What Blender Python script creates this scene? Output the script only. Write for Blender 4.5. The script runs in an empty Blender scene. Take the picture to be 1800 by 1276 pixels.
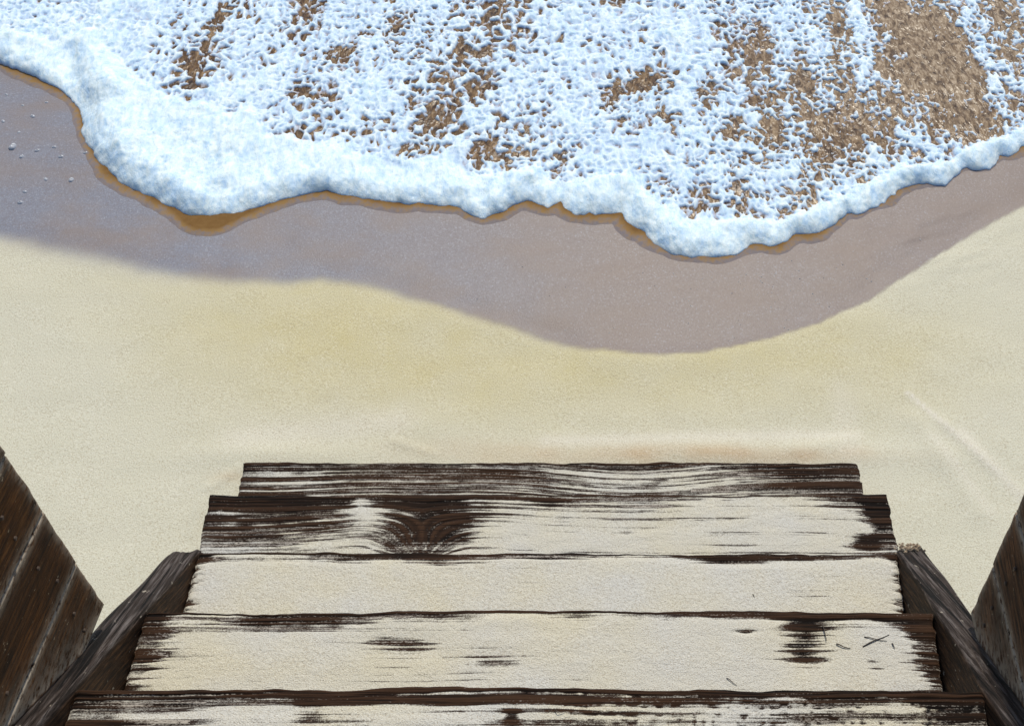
import bpy, math, random
import numpy as np
from mathutils import Vector

random.seed(4)
R = math.radians
sc = bpy.context.scene
COL = sc.collection

# ------------------------------------------------------------------ camera
PITCH = R(47.5)                       # looking down the stairs, 50 mm lens
CAM_H = 2.516                         # eye height above the beach
FPX = 2500.0                          # 50 mm on 36 mm, in pixels of the 1800 px photograph
cam = bpy.data.cameras.new('camera')
cam.lens = 50.0; cam.sensor_width = 36.0; cam.sensor_fit = 'HORIZONTAL'
cam.clip_start = 0.05; cam.clip_end = 2000.0
cam_o = bpy.data.objects.new('camera', cam); COL.objects.link(cam_o)
cam_o.location = (0, 0, CAM_H); cam_o.rotation_euler = (R(90) - PITCH, 0, 0)
sc.camera = cam_o

# ------------------------------------------------------------------ sky, sun, exposure
SUN_EL, SUN_AZ = R(55), R(10)         # over the sea, a little to the right
w = bpy.data.worlds.new('World'); sc.world = w; w.use_nodes = True
wn = w.node_tree
sky = wn.nodes.new('ShaderNodeTexSky'); sky.sky_type = 'NISHITA'; sky.sun_disc = False
sky.sun_elevation = SUN_EL; sky.sun_rotation = SUN_AZ
sky.air_density = 1.0; sky.dust_density = 1.0; sky.ozone_density = 1.0
bg = wn.nodes['Background']; bg.inputs['Strength'].default_value = 0.105
wn.links.new(sky.outputs[0], bg.inputs[0])
sun = bpy.data.lights.new('sun', 'SUN'); sun.energy = 3.35; sun.angle = R(2.0); sun.color = (1.0, 0.92, 0.79)
sun_o = bpy.data.objects.new('sun', sun); COL.objects.link(sun_o)
sun_dir = Vector((math.sin(SUN_AZ) * math.cos(SUN_EL), math.cos(SUN_AZ) * math.cos(SUN_EL), math.sin(SUN_EL)))
sun_o.rotation_euler = sun_dir.to_track_quat('Z', 'Y').to_euler(); sun_o.location = (1, 8, 8)
vs = sc.view_settings
vs.view_transform = 'Standard'; vs.look = 'None'; vs.gamma = 1.0; vs.use_curve_mapping = False
vs.exposure = 0.04

# ------------------------------------------------------------------ survey: photograph pixel -> place
SP, CP = math.sin(PITCH), math.cos(PITCH)
def ray(px, py):
    a, b = (px - 900) / FPX, (py - 638) / FPX
    return np.array([a, CP - b * SP, -SP - b * CP])
def P(px, py, z=0.0):                 # point on the level plane z
    r = ray(px, py); s = (CAM_H - z) / -r[2]
    return np.array([r[0] * s, r[1] * s, z])
def PV(px, py, p0, n):                # point on a vertical plane
    r = ray(px, py); c = np.array([0, 0, CAM_H]); n = np.array(n, float)
    s = np.dot(np.array(p0) - c, n) / np.dot(r, n)
    return c + r * s
def PL(pts, z=0.0): return np.array([P(a, b, z)[:2] for a, b in pts])

# ------------------------------------------------------------------ noise
def _h(i, j, s):
    n = (i * 374761393 + j * 668265263 + s * 974634777) & 0xFFFFFFFF
    n = ((n ^ (n >> 13)) * 1274126177) & 0xFFFFFFFF
    n = ((n ^ (n >> 16)) * 2246822519) & 0xFFFFFFFF
    return ((n ^ (n >> 15)) & 0xFFFFFF) / float(0xFFFFFF)
def noise(x, y, s=0):                 # smooth value noise, -1..1
    x = np.asarray(x, float); y = np.asarray(y, float)
    i = np.floor(x).astype(np.int64); j = np.floor(y).astype(np.int64)
    fx, fy = x - i, y - j
    fx = fx * fx * fx * (fx * (fx * 6 - 15) + 10); fy = fy * fy * fy * (fy * (fy * 6 - 15) + 10)
    a = _h(i, j, s) * (1 - fx) + _h(i + 1, j, s) * fx
    b = _h(i, j + 1, s) * (1 - fx) + _h(i + 1, j + 1, s) * fx
    return (a * (1 - fy) + b * fy) * 2 - 1
def fbm(x, y, s=0, o=3, g=0.5):
    t, a, n = 0.0, 1.0, 0.0
    for k in range(o):
        t = t + a * noise(x * 2 ** k + 13.7 * k, y * 2 ** k - 7.1 * k, s + k); n += a; a *= g
    return t / n
def worley(x, y, s=0, jit=0.95):      # F1, F2
    i = np.floor(x).astype(np.int64); j = np.floor(y).astype(np.int64)
    f1 = np.full(x.shape, 9.0); f2 = np.full(x.shape, 9.0)
    for di in (-1, 0, 1):
        for dj in (-1, 0, 1):
            cx = i + di + 0.5 + (_h(i + di, j + dj, s) - 0.5) * jit
            cy = j + dj + 0.5 + (_h(i + di, j + dj, s + 51) - 0.5) * jit
            d = np.hypot(x - cx, y - cy)
            f2 = np.minimum(f2, np.maximum(f1, d)); f1 = np.minimum(f1, d)
    return f1, f2
def sst(a, b, x):
    t = np.clip((x - a) / (b - a), 0, 1); return t * t * (3 - 2 * t)
def polydist(pl, x, y):
    d = np.full(x.shape, 1e9)
    for k in range(len(pl) - 1):
        ax, ay = pl[k]; bx, by = pl[k + 1]; ux, uy = bx - ax, by - ay
        t = np.clip(((x - ax) * ux + (y - ay) * uy) / (ux * ux + uy * uy), 0, 1)
        d = np.minimum(d, (x - ax - t * ux) ** 2 + (y - ay - t * uy) ** 2)
    return np.sqrt(d)
def sdist(pl, x, y):                  # positive on the sea side of a left-to-right line
    return np.where(y > np.interp(x, pl[:, 0], pl[:, 1]), 1, -1) * polydist(pl, x, y)
def blob(x, y, px, py, rx, ry, z=0.0):   # soft round patch given in photograph pixels
    c = P(px, py, z); ex = abs(P(px + rx, py, z)[0] - c[0]); ey = abs(P(px, py - ry, z)[1] - c[1])
    return np.exp(-(((x - c[0]) / ex) ** 2 + ((y - c[1]) / ey) ** 2))

# ------------------------------------------------------------------ mesh helpers
def mesh_np(name, v, quads, mat, smooth=True, attrs=None, parent=None):
    me = bpy.data.meshes.new(name)
    used = np.zeros(len(v), bool); used[quads.ravel()] = True
    idx = np.cumsum(used) - 1
    v = np.ascontiguousarray(v[used], np.float32); quads = idx[quads].astype(np.int32)
    me.vertices.add(len(v)); me.vertices.foreach_set('co', v.ravel())
    nq, k = quads.shape
    me.loops.add(nq * k); me.loops.foreach_set('vertex_index', quads.ravel())
    me.polygons.add(nq)
    me.polygons.foreach_set('loop_start', np.arange(0, nq * k, k, dtype=np.int32))
    me.polygons.foreach_set('loop_total', np.full(nq, k, np.int32))
    me.polygons.foreach_set('use_smooth', np.full(nq, smooth, bool))
    if attrs:
        for n, a in attrs.items():
            at = me.attributes.new(n, 'FLOAT', 'POINT')
            at.data.foreach_set('value', np.ascontiguousarray(a.ravel()[used], np.float32))
    me.update(calc_edges=True); me.validate()
    me.materials.append(mat)
    o = bpy.data.objects.new(name, me); COL.objects.link(o)
    if parent: o.parent = parent
    return o
def grid_quads(ny, nx):
    i = np.arange(ny * nx).reshape(ny, nx)
    return np.stack([i[:-1, :-1], i[:-1, 1:], i[1:, 1:], i[1:, :-1]], -1).reshape(-1, 4)
def axis(lo, hi, step, far_lo=None, far_hi=None, g=1.35):
    a = list(np.arange(lo, hi + step / 2, step))
    if far_hi is not None:
        d = step
        while a[-1] < far_hi: d *= g; a.append(a[-1] + d)
    if far_lo is not None:
        d = step
        while a[0] > far_lo: d *= g; a.insert(0, a[0] - d)
    return np.array(a)
def tag(o, label=None, cat=None, group=None, kind=None):
    if label: o['label'] = label
    if cat: o['category'] = cat
    if group: o['group'] = group
    if kind: o['kind'] = kind
    return o
def empty(name, loc=(0, 0, 0)):
    o = bpy.data.objects.new(name, None); COL.objects.link(o); o.location = loc; o.empty_display_size = 0.1
    return o

# ------------------------------------------------------------------ material helpers
class NT:
    def __init__(s, name):
        s.m = bpy.data.materials.new(name); s.m.use_nodes = True; s.t = s.m.node_tree
        s.b = s.t.nodes['Principled BSDF']
    def n(s, kind, **kw):
        nd = s.t.nodes.new(kind)
        for k, v in kw.items():
            if k[0] == '_': nd.inputs[k[1:].replace('_', ' ')].default_value = v
            else: setattr(nd, k, v)
        return nd
    def l(s, a, b): s.t.links.new(a, b)
    def attr(s, name): return s.n('ShaderNodeAttribute', attribute_name=name).outputs['Fac']
    def pos(s, scale=(1, 1, 1), rot=(0, 0, 0)):
        tc = s.n('ShaderNodeTexCoord'); mp = s.n('ShaderNodeMapping')
        mp.inputs['Scale'].default_value = scale; mp.inputs['Rotation'].default_value = rot
        s.l(tc.outputs['Object'], mp.inputs[0]); return mp.outputs[0]
    def along(s, rot, scale):           # grain that runs along a tilted plank
        tc = s.n('ShaderNodeTexCoord'); a = s.n('ShaderNodeMapping'); b = s.n('ShaderNodeMapping')
        a.inputs['Rotation'].default_value = (rot, 0, 0); b.inputs['Scale'].default_value = scale
        s.l(tc.outputs['Object'], a.inputs[0]); s.l(a.outputs[0], b.inputs[0]); return b.outputs[0]
    def noise(s, vec, scale, detail=3, rough=0.55, dist=0.0):
        nd = s.n('ShaderNodeTexNoise', _Scale=scale, _Detail=detail, _Roughness=rough, _Distortion=dist)
        s.l(vec, nd.inputs['Vector']); return nd.outputs['Fac']
    def ramp(s, fac, stops):
        nd = s.n('ShaderNodeValToRGB'); el = nd.color_ramp.elements
        while len(el) < len(stops): el.new(0.5)
        for e, (p, c) in zip(el, stops):
            e.position = p; e.color = (*c, 1) if isinstance(c, tuple) else (c, c, c, 1)
        s.l(fac, nd.inputs[0]); return nd.outputs[0]
    def mix(s, fac, a, b, mode='MIX'):
        nd = s.n('ShaderNodeMix', data_type='RGBA', blend_type=mode)
        for i, v in ((0, fac), (6, a), (7, b)):
            if isinstance(v, (int, float)): nd.inputs[i].default_value = v
            elif isinstance(v, tuple): nd.inputs[i].default_value = (*v, 1)
            else: s.l(v, nd.inputs[i])
        return nd.outputs[2]
    def math(s, op, a, b=0.0, c=0.0):
        nd = s.n('ShaderNodeMath', operation=op)
        for i, v in enumerate((a, b, c)):
            if isinstance(v, (int, float)): nd.inputs[i].default_value = v
            else: s.l(v, nd.inputs[i])
        return nd.outputs[0]
    def mr(s, v, a, b, c=0.0, d=1.0):
        nd = s.n('ShaderNodeMapRange'); s.l(v, nd.inputs[0])
        for i, q in enumerate((a, b, c, d)): nd.inputs[i + 1].default_value = q
        return nd.outputs[0]
    def bump(s, h, dist, strength=1.0, prev=None):
        nd = s.n('ShaderNodeBump', _Distance=dist)
        if isinstance(strength, (int, float)): nd.inputs['Strength'].default_value = strength
        else: s.l(strength, nd.inputs['Strength'])
        s.l(h, nd.inputs['Height'])
        if prev: s.l(prev, nd.inputs['Normal'])
        return nd.outputs[0]
    def out(s, color=None, rough=None, normal=None, spec=None):
        for k, v in (('Base Color', color), ('Roughness', rough), ('Normal', normal), ('Specular IOR Level', spec)):
            if v is None: continue
            if isinstance(v, (int, float)): s.b.inputs[k].default_value = v
            elif isinstance(v, tuple): s.b.inputs[k].default_value = (*v, 1)
            else: s.l(v, s.b.inputs[k])
        return s.m

def mat_beach():
    t = NT('beach_sand'); p = t.pos()
    wet, damp, step_shade, cool = t.attr('wet'), t.attr('damp'), t.attr('step_shade'), t.attr('cool')
    g1 = t.noise(p, 330, 2, 0.6); g2 = t.noise(p, 130, 3, 0.6); g3 = t.noise(p, 9, 4, 0.55)
    dry = t.mix(damp, (0.585, 0.575, 0.455), (0.540, 0.485, 0.265))
    dry = t.mix(step_shade, dry, (0.50, 0.36, 0.21)); dry = t.mix(t.attr('crest'), dry, (0.70, 0.67, 0.585))
    dry = t.mix(t.mr(g3, 0.3, 0.7, 0, 0.3), dry, (0.59, 0.58, 0.48))
    dry = t.mix(t.ramp(g1, [(0.34, 0.5), (0.48, 0.0)]), dry, (0.34, 0.27, 0.17))
    dry = t.mix(t.ramp(g1, [(0.56, 0.0), (0.72, 0.5)]), dry, (0.78, 0.75, 0.66))
    sp = t.n('ShaderNodeTexVoronoi', _Scale=75.0); t.l(p, sp.inputs['Vector'])      # odd dark grains
    dry = t.mix(t.ramp(sp.outputs['Distance'], [(0.05, 0.55), (0.085, 0.0)]), dry, (0.22, 0.14, 0.08))
    wc = t.mix(cool, (0.235, 0.196, 0.178), (0.192, 0.204, 0.250))  # sky's lavender reflection painted into the wet sand colour, bluer towards the left
    ps = t.pos((1, 0.75, 1)); gs = t.noise(ps, 210, 3, 0.65)
    wc = t.mix(t.ramp(gs, [(0.36, 0.4), (0.5, 0.0)]), wc, (0.155, 0.125, 0.12))
    wc = t.mix(t.ramp(gs, [(0.57, 0.0), (0.70, 0.6)]), wc, (0.36, 0.38, 0.43))
    wc = t.mix(t.mr(t.noise(t.pos((1, 1.6, 1)), 4, 4), 0.42, 0.68, 0, 0.6), wc, (0.225, 0.175, 0.145))
    col = t.mix(wet, dry, wc)
    rough = t.mr(wet, 0, 1, 0.92, 0.5)
    b = t.bump(g2, 0.004, t.mr(wet, 0, 1, 0.35, 0.12)); b = t.bump(g1, 0.0018, t.mr(wet, 0, 1, 0.7, 0.4), b)
    return t.out(col, rough, b, t.mr(wet, 0, 1, 0.15, 0.32))

def mat_drift():                       # dry sand blown over the treads
    t = NT('drifted_sand'); p = t.pos()
    g1 = t.noise(p, 480, 2, 0.6); g2 = t.noise(p, 160, 3, 0.6); g3 = t.noise(p, 6, 3, 0.5)
    c = t.mix(t.mr(g3, 0.35, 0.65), (0.595, 0.565, 0.44), (0.575, 0.575, 0.53))
    c = t.mix(t.ramp(g1, [(0.32, 0.55), (0.48, 0.0)]), c, (0.32, 0.25, 0.165))
    c = t.mix(t.ramp(g1, [(0.55, 0.0), (0.7, 0.5)]), c, (0.78, 0.76, 0.70))
    cv = t.attr('cover'); ln = t.noise(t.pos((6, 330, 60)), 1, 4, 0.7)                 # wood showing through where the sand is a few grains deep
    k = t.math('ADD', t.math('ADD', t.math('MULTIPLY', ln, 0.8), t.math('MULTIPLY', g1, 0.35)), t.math('MULTIPLY', cv, 0.35))
    c = t.mix(t.ramp(k, [(0.62, 0.97), (0.86, 0.0)]), c, (0.022, 0.010, 0.007))
    b = t.bump(g2, 0.004, 0.5); b = t.bump(g1, 0.002, 0.8, b)
    return t.out(c, 0.95, b, 0.2)

def mat_water():
    t = NT('swash_water')
    p = t.pos((1.0, 0.42, 1.0)); p1 = t.pos()
    n1 = t.noise(p, 75, 5, 0.62, 0.8); n2 = t.noise(p1, 7, 3); n3 = t.noise(p, 42, 3, 0.6, 0.4)
    pale, edge = t.attr('pale'), t.attr('edge')
    c = t.ramp(n1, [(0.36, (0.022, 0.009, 0.002)), (0.47, (0.085, 0.042, 0.011)), (0.57, (0.165, 0.095, 0.034)), (0.70, (0.32, 0.22, 0.115))])
    c2 = t.ramp(n1, [(0.36, (0.060, 0.032, 0.012)), (0.5, (0.20, 0.135, 0.072)), (0.66, (0.42, 0.33, 0.225))])
    c = t.mix(pale, c, c2)
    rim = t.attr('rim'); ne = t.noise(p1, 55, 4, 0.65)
    ce = t.mix(t.mr(rim, 0.35, 1.35), (0.33, 0.215, 0.092), (0.17, 0.092, 0.030))  # foam lip's shadow and reflection painted as amber water, darkest at its foot
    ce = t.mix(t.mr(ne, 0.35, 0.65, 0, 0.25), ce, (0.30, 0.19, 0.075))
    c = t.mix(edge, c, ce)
    wcs = t.mix(n1, (0.17, 0.14, 0.135), (0.25, 0.23, 0.24))
    c = t.mix(t.mr(t.math('ADD', rim, t.math('MULTIPLY', t.math('SUBTRACT', ne, 0.5), 2.6)), 0.10, 0.95), wcs, c)
    far = t.attr('far'); c = t.mix(far, c, (0.03, 0.10, 0.13))
    b = t.bump(n3, 0.007, t.mr(edge, 0, 1, 0.8, 0.0)); b = t.bump(n1, 0.003, t.mr(edge, 0, 1, 0.5, 0.1), b)
    return t.out(c, t.mr(edge, 0, 0.6, 0.26, 0.85), b, t.mr(edge, 0, 0.6, 0.3, 0.1))

def mat_foam():
    t = NT('sea_foam'); p = t.pos(); ps = t.pos((1, 0.5, 1))
    g1 = t.noise(ps, 240, 3, 0.6); g2 = t.noise(ps, 70, 3, 0.6)
    th = t.attr('thick')  # thin foam shows the water; lavender shade in the hollows is painted in too
    lo = t.ramp(th, [(0.0, (0.30, 0.22, 0.15)), (0.22, (0.40, 0.40, 0.46)), (0.48, (0.42, 0.58, 0.78)), (0.85, (0.52, 0.72, 0.91))])
    hi = t.ramp(th, [(0.0, (0.36, 0.29, 0.22)), (0.22, (0.50, 0.53, 0.62)), (0.48, (0.54, 0.70, 0.87)), (0.85, (0.75, 0.88, 0.97))])
    c = t.mix(t.mr(t.noise(t.pos((1, 0.4, 1)), 48, 4, 0.65), 0.34, 0.60), lo, hi)
    g4 = t.noise(t.pos((1, 0.35, 1)), 46, 4, 0.65)
    b = t.bump(g4, 0.009, 0.45); b = t.bump(g2, 0.008, 0.5, b); b = t.bump(g1, 0.0026, 0.6, b)
    t.b.inputs['Subsurface Weight'].default_value = 0.8; t.b.inputs['Subsurface Radius'].default_value = (1.0, 1.0, 1.0); t.b.inputs['Subsurface Scale'].default_value = 0.025
    return t.out(c, 0.6, b, 0.4)

def mat_tread():
    t = NT('weathered_tread'); gr = t.attr('grain'); du = t.attr('dust')
    n = t.noise(t.pos((3, 90, 30)), 1, 4, 0.6); n2 = t.noise(t.pos(), 5, 3); ln = t.noise(t.pos((7, 330, 60)), 1, 4, 0.7); sp = t.noise(t.pos((0.7, 1, 1)), 420, 2, 0.6)
    c = t.ramp(gr, [(0.15, (0.003, 0.002, 0.0015)), (0.45, (0.014, 0.007, 0.004)), (1.0, (0.046, 0.023, 0.012))])
    c = t.mix(t.ramp(ln, [(0.40, 0.85), (0.50, 0.0)]), c, (0.003, 0.002, 0.0015))
    c = t.mix(t.mr(n2, 0.5, 0.72, 0, 0.4), c, (0.060, 0.030, 0.015))
    k = t.math('ADD', t.math('MULTIPLY', ln, 0.75), t.math('MULTIPLY', sp, 0.45))       # loose grains lie along the grooves
    k = t.math('ADD', k, t.math('MULTIPLY', t.math('SUBTRACT', du, 0.5), 0.42))
    c = t.mix(t.ramp(k, [(0.53, 0.0), (0.70, 0.85)]), c, t.mix(n, (0.42, 0.40, 0.38), (0.60, 0.55, 0.45)))
    b = t.bump(ln, 0.003, 0.7)
    return t.out(c, 0.8, b, 0.12)

def mat_beam(name):
    t = NT(name); top = t.attr('top')
    SL = math.atan2(0.358, 0.476)
    p = t.along(SL, (210, 5, 210)); n = t.noise(p, 1, 6, 0.7); f = t.noise(t.along(SL, (1, 0.35, 1)), 90, 4, 0.65); big = t.noise(t.pos(), 9, 3)
    cr = t.noise(t.along(SL, (120, 2.6, 20)), 1, 3, 0.6)
    c = t.ramp(n, [(0.36, (0.006, 0.004, 0.003)), (0.5, (0.040, 0.030, 0.026)), (0.66, (0.150, 0.132, 0.125))])
    c = t.mix(t.mr(big, 0.5, 0.72, 0, 0.5), c, (0.022, 0.016, 0.013))
    c = t.mix(t.ramp(cr, [(0.41, 0.95), (0.46, 0.0)]), c, (0.003, 0.0025, 0.0025))
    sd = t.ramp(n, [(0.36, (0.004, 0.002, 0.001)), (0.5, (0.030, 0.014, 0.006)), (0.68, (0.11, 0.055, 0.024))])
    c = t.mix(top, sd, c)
    c = t.mix(t.ramp(f, [(0.67, 0.0), (0.72, 0.8)]), c, (0.42, 0.38, 0.31))      # sand caught in the grain
    b = t.bump(n, 0.004, 0.8); b = t.bump(cr, 0.006, 0.6, b)
    return t.out(c, 0.72, b, 0.15)

def mat_board(name, warm):
    t = NT(name); a = t.n('ShaderNodeObjectInfo').outputs['Random']
    p = t.along(R(8.5) if warm else 0.0, (150, 6.0, 150)); n = t.noise(p, 1, 6, 0.72); f = t.noise(t.pos((1.2, 0.6, 1.2)), 95, 4, 0.7); big = t.noise(t.pos(), 7, 4)
    lo = (0.008, 0.004, 0.002); mid = (0.095, 0.035, 0.008) if warm else (0.095, 0.040, 0.016); hi = (0.24, 0.10, 0.028) if warm else (0.27, 0.13, 0.058)
    c = t.ramp(n, [(0.38, lo), (0.52, mid), (0.68, hi)])
    c = t.mix(t.mr(big, 0.42, 0.66, 0, 0.6), c, (0.020, 0.010, 0.005))
    c = t.mix(t.math('MULTIPLY', a, 0.4), c, (0.035, 0.018, 0.008))
    c = t.mix(t.ramp(f, [(0.66, 0.0), (0.70, 0.75)]), c, (0.40, 0.32, 0.21))
    dust = t.attr('dust')  # seam dust, with the highlight on lit board edges painted in as well
    c = t.mix(t.math('MULTIPLY', dust, t.ramp(f, [(0.36, 0.0), (0.52, 0.85)])), c, (0.44, 0.38, 0.30))
    b = t.bump(n, 0.003, 0.7); b = t.bump(f, 0.002, 0.5, b)
    return t.out(c, 0.75, b, 0.1)

def mat_plain(name, c, rough=0.7, metal=0.0):
    t = NT(name); n = t.noise(t.pos(), 160, 3)
    t.b.inputs['Metallic'].default_value = metal
    return t.out(t.mix(n, tuple(k * 0.6 for k in c), tuple(min(1, k * 1.3) for k in c)), rough, t.bump(n, 0.001, 0.5))

M_BEACH, M_DRIFT, M_WATER, M_FOAM, M_TREAD = mat_beach(), mat_drift(), mat_water(), mat_foam(), mat_tread()
M_BEAM = mat_beam('weathered_grey_beam')
M_BRD_L, M_BRD_R = mat_board('warm_brown_board', True), mat_board('dark_brown_board', False)
M_NAIL = mat_plain('rusty_nail', (0.075, 0.05, 0.035), 0.75, 0.2)
M_TWIG = mat_plain('dry_twig', (0.030, 0.018, 0.012))
M_SHELL = mat_plain('shell_grit', (0.75, 0.72, 0.66), 0.4)
M_BUBBLE = mat_plain('foam_bubble', (0.42, 0.45, 0.50), 0.3)

# ------------------------------------------------------------------ lines surveyed on the beach
FRONT = PL([(-700, -90), (-400, 10), (-200, 55), (-90, 80), (0, 108), (40, 125), (90, 150), (125, 172), (138, 190), (143, 215), (150, 245), (165, 275), (190, 303),
    (225, 328), (262, 348), (300, 366), (335, 379), (370, 383), (410, 378), (450, 368), (500, 350), (545, 340), (575, 337), (610, 343), (650, 352), (690, 358),
    (720, 360), (735, 355), (750, 360), (780, 361), (812, 364), (826, 377), (850, 383), (880, 373), (905, 357), (925, 354), (945, 361), (962, 367), (976, 359), (985, 355),
    (993, 369), (1010, 378), (1027, 378), (1035, 374), (1045, 379), (1060, 377), (1093, 375), (1105, 395), (1118, 406), (1133, 409), (1150, 430), (1180, 448), (1215, 454),
    (1235, 452), (1252, 456), (1290, 447), (1320, 431), (1340, 429), (1352, 433), (1372, 428), (1398, 412), (1420, 413), (1440, 409), (1470, 392), (1490, 376), (1505, 378), (1530, 366),
    (1560, 354), (1582, 336), (1600, 331), (1628, 321), (1640, 324), (1660, 324), (1680, 307), (1700, 295), (1715, 299), (1738, 296), (1757, 274), (1772, 277), (1788, 271), (1800, 260),
    (1850, 243), (1950, 205), (2100, 165), (2500, 90)])
INNER = PL([(-700, -160), (-400, -60), (-100, 40), (0, 62), (60, 72), (110, 88), (135, 62), (160, 55), (190, 90), (225, 130), (280, 168), (345, 190), (400, 205), (440, 190), (470, 245), (540, 255), (600, 262),
    (650, 286), (700, 292), (720, 285), (750, 276), (800, 274), (826, 312), (870, 312), (940, 298), (965, 325), (1000, 330), (1050, 322), (1100, 312), (1150, 355), (1200, 390),
    (1260, 395), (1320, 388), (1370, 395), (1420, 378), (1460, 352), (1520, 335), (1580, 303), (1640, 298), (1700, 268), (1760, 252), (1800, 225), (1950, 165), (2100, 125), (2500, 40)])
WETLINE = PL([(-700, 300), (-300, 375), (-100, 408), (0, 425), (60, 440), (150, 456), (250, 480), (330, 492), (420, 499), (500, 499), (560, 493), (600, 496), (650, 507), (700, 520), (800, 548),
    (900, 580), (960, 598), (1020, 612), (1080, 620), (1150, 625), (1230, 621), (1300, 610), (1360, 595), (1420, 575), (1480, 548), (1530, 525), (1580, 495), (1640, 455),
    (1700, 420), (1760, 385), (1800, 365), (1950, 290), (2200, 210), (2600, 150)])

# ------------------------------------------------------------------ the beach
def beach_height(x, y):
    wl = sdist(WETLINE, np.clip(x, -3, 3), np.clip(y, 0, 6))
    z = 0.006 * fbm(x * 2.2, y * 2.2, 5, 3) + 0.0022 * fbm(x * 9, y * 9, 9, 2)
    near = np.exp(-(x / 6) ** 4 - ((y - 2) / 6) ** 4)
    z = z * near
    z = z - 0.006 * sst(-0.03, 0.05, wl) * near                 # the wash smooths and lowers the wet sand
    z = z * (1 - 0.6 * sst(0.0, 0.1, wl))
    z = z - 0.03 * np.clip(y - 3.2, 0, None)                     # and falls away under the sea
    for a, b, h, wd in (((1596, 690), (1745, 825), 0.0025, 0.010), ((1660, 745), (1800, 872), 0.003, 0.016), ((1610, 740), (1720, 900), 0.004, 0.03),
                        ((350, 900), (368, 858), 0.0035, 0.008), ((368, 858), (425, 822), 0.0035, 0.009), ((335, 940), (352, 880), 0.003, 0.008),
                        ((690, 775), (760, 797), 0.003, 0.010), ((1400, 795), (1500, 770), 0.003, 0.02)):
        d = polydist(PL([a, b]), x, y); z = z + h * np.exp(-(d / wd) ** 2)
    z = z + 0.010 * blob(x, y, 1300, 800, 330, 26) + 0.006 * blob(x, y, 480, 800, 140, 20)   # swept against the bottom step
    rip = noise(x * 10 + y * 14, y * 70 - x * 38, 3) * blob(x, y, 1640, 430, 170, 70)         # backwash rills
    z = z + 0.0020 * rip + 0.0006 * noise(x * 16 + y * 5, y * 55, 4) * sst(0.02, 0.1, wl) * near
    return z
xs = axis(-2.1, 2.1, 0.010, -400, 400); ys = axis(0.7, 3.3, 0.010, -60, 8)
X, Y = np.meshgrid(xs, ys)
Z = beach_height(X, Y)
wl = sdist(WETLINE, np.clip(X, -3, 3), np.clip(Y, 0, 6)) + 0.010 * fbm(X * 9, Y * 9, 31, 3) + 0.004 * fbm(X * 45, Y * 45, 33, 2)
pxs = 900 + X / np.maximum(Y, 0.5) * 1900
soft = 0.014 + 0.036 * np.exp(-((X + 1.3) / 0.9) ** 2)
soft = soft * (1 - 0.62 * sst(0.0, 0.4, X))
wet = 0.55 * sst(-1, 1, wl / soft * 1.0) + 0.45 * sst(-0.3, 1.2, wl / soft)
damp = np.clip(-0.3 * blob(X, Y, 1680, 860, 200, 120) + 0.95 * blob(X, Y, 620, 560, 480, 130) + 0.6 * blob(X, Y, 1050, 660, 520, 100) + 0.6 * blob(X, Y, 1420, 590, 260, 70) + 0.2 * blob(X, Y, 1560, 700, 160, 90)
               - 0.35 * blob(X, Y, 60, 640, 220, 120), 0, 1) * (0.85 + 0.3 * fbm(X * 4, Y * 4, 41, 3))
step_shade = np.clip(0.75 * blob(X, Y, 1090, 800, 260, 17) + 0.7 * blob(X, Y, 1400, 802, 130, 15) + 0.5 * blob(X, Y, 400, 838, 28, 10) + 0.35 * blob(X, Y, 820, 785, 120, 14), 0, 1)  # warm shadow beside the bottom step, painted into the sand colour
step_shade = step_shade * (0.8 + 0.6 * fbm(X * 14, Y * 22, 44, 3))
crest = np.zeros_like(X)  # brightness of sun-facing ridges, painted as paler sand
for a, b, wd, k in (((1596, 690), (1745, 825), 0.006, 0.9), ((1690, 760), (1800, 880), 0.014, 0.5), ((1640, 770), (1740, 900), 0.012, 0.35), ((1480, 690), (1490, 790), 0.03, 0.3), ((420, 770), (700, 740), 0.04, 0.4), ((960, 775), (1500, 765), 0.02, 0.5)):
    crest = np.maximum(crest, k * np.exp(-(polydist(PL([a, b]), X, Y) / wd) ** 2))
cool = np.clip(sst(0.55, -0.9, X) + 0.25 * fbm(X * 3, Y * 3, 47, 2), 0, 1)
tag(mesh_np('beach_sand', np.stack([X, Y, Z], -1).reshape(-1, 3), grid_quads(*X.shape), M_BEACH, True,
    {'wet': wet, 'damp': np.clip(damp, 0, 1), 'step_shade': np.clip(step_shade, 0, 1), 'crest': crest, 'cool': cool}),
    'pale dry sand turning mauve grey where the waves have wetted it', kind='structure')

# ------------------------------------------------------------------ the sea: thin brown water running up the sand
ZW = 0.002
xs = axis(-2.1, 2.1, 0.0095, -400, 400); ys = axis(2.2, 4.6, 0.0095, None, 900)
X, Y = np.meshgrid(xs, ys)
d = sdist(FRONT, np.clip(X, -3, 3), np.clip(Y, 0, 6))
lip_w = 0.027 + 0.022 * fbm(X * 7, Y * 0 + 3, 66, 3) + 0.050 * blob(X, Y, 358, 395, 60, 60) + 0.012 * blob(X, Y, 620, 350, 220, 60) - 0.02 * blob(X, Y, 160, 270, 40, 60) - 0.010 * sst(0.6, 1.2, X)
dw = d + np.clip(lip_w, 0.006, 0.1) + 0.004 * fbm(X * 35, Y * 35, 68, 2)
bh = beach_height(X, Y); sf = sst(0.0, 0.12, dw)
Z = bh * (1 - sf) + sf * (ZW - 0.002) + np.clip(dw / 0.02, -1, 1) * 0.003 + (0.0014 * fbm(X * 30, Y * 18, 61, 2) + 0.003 * fbm(X * 6, Y * 5, 63, 2)) * sf * np.exp(-((Y - 3) / 5) ** 4)
EDGE = sst(0.03, -0.005, d)
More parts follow.
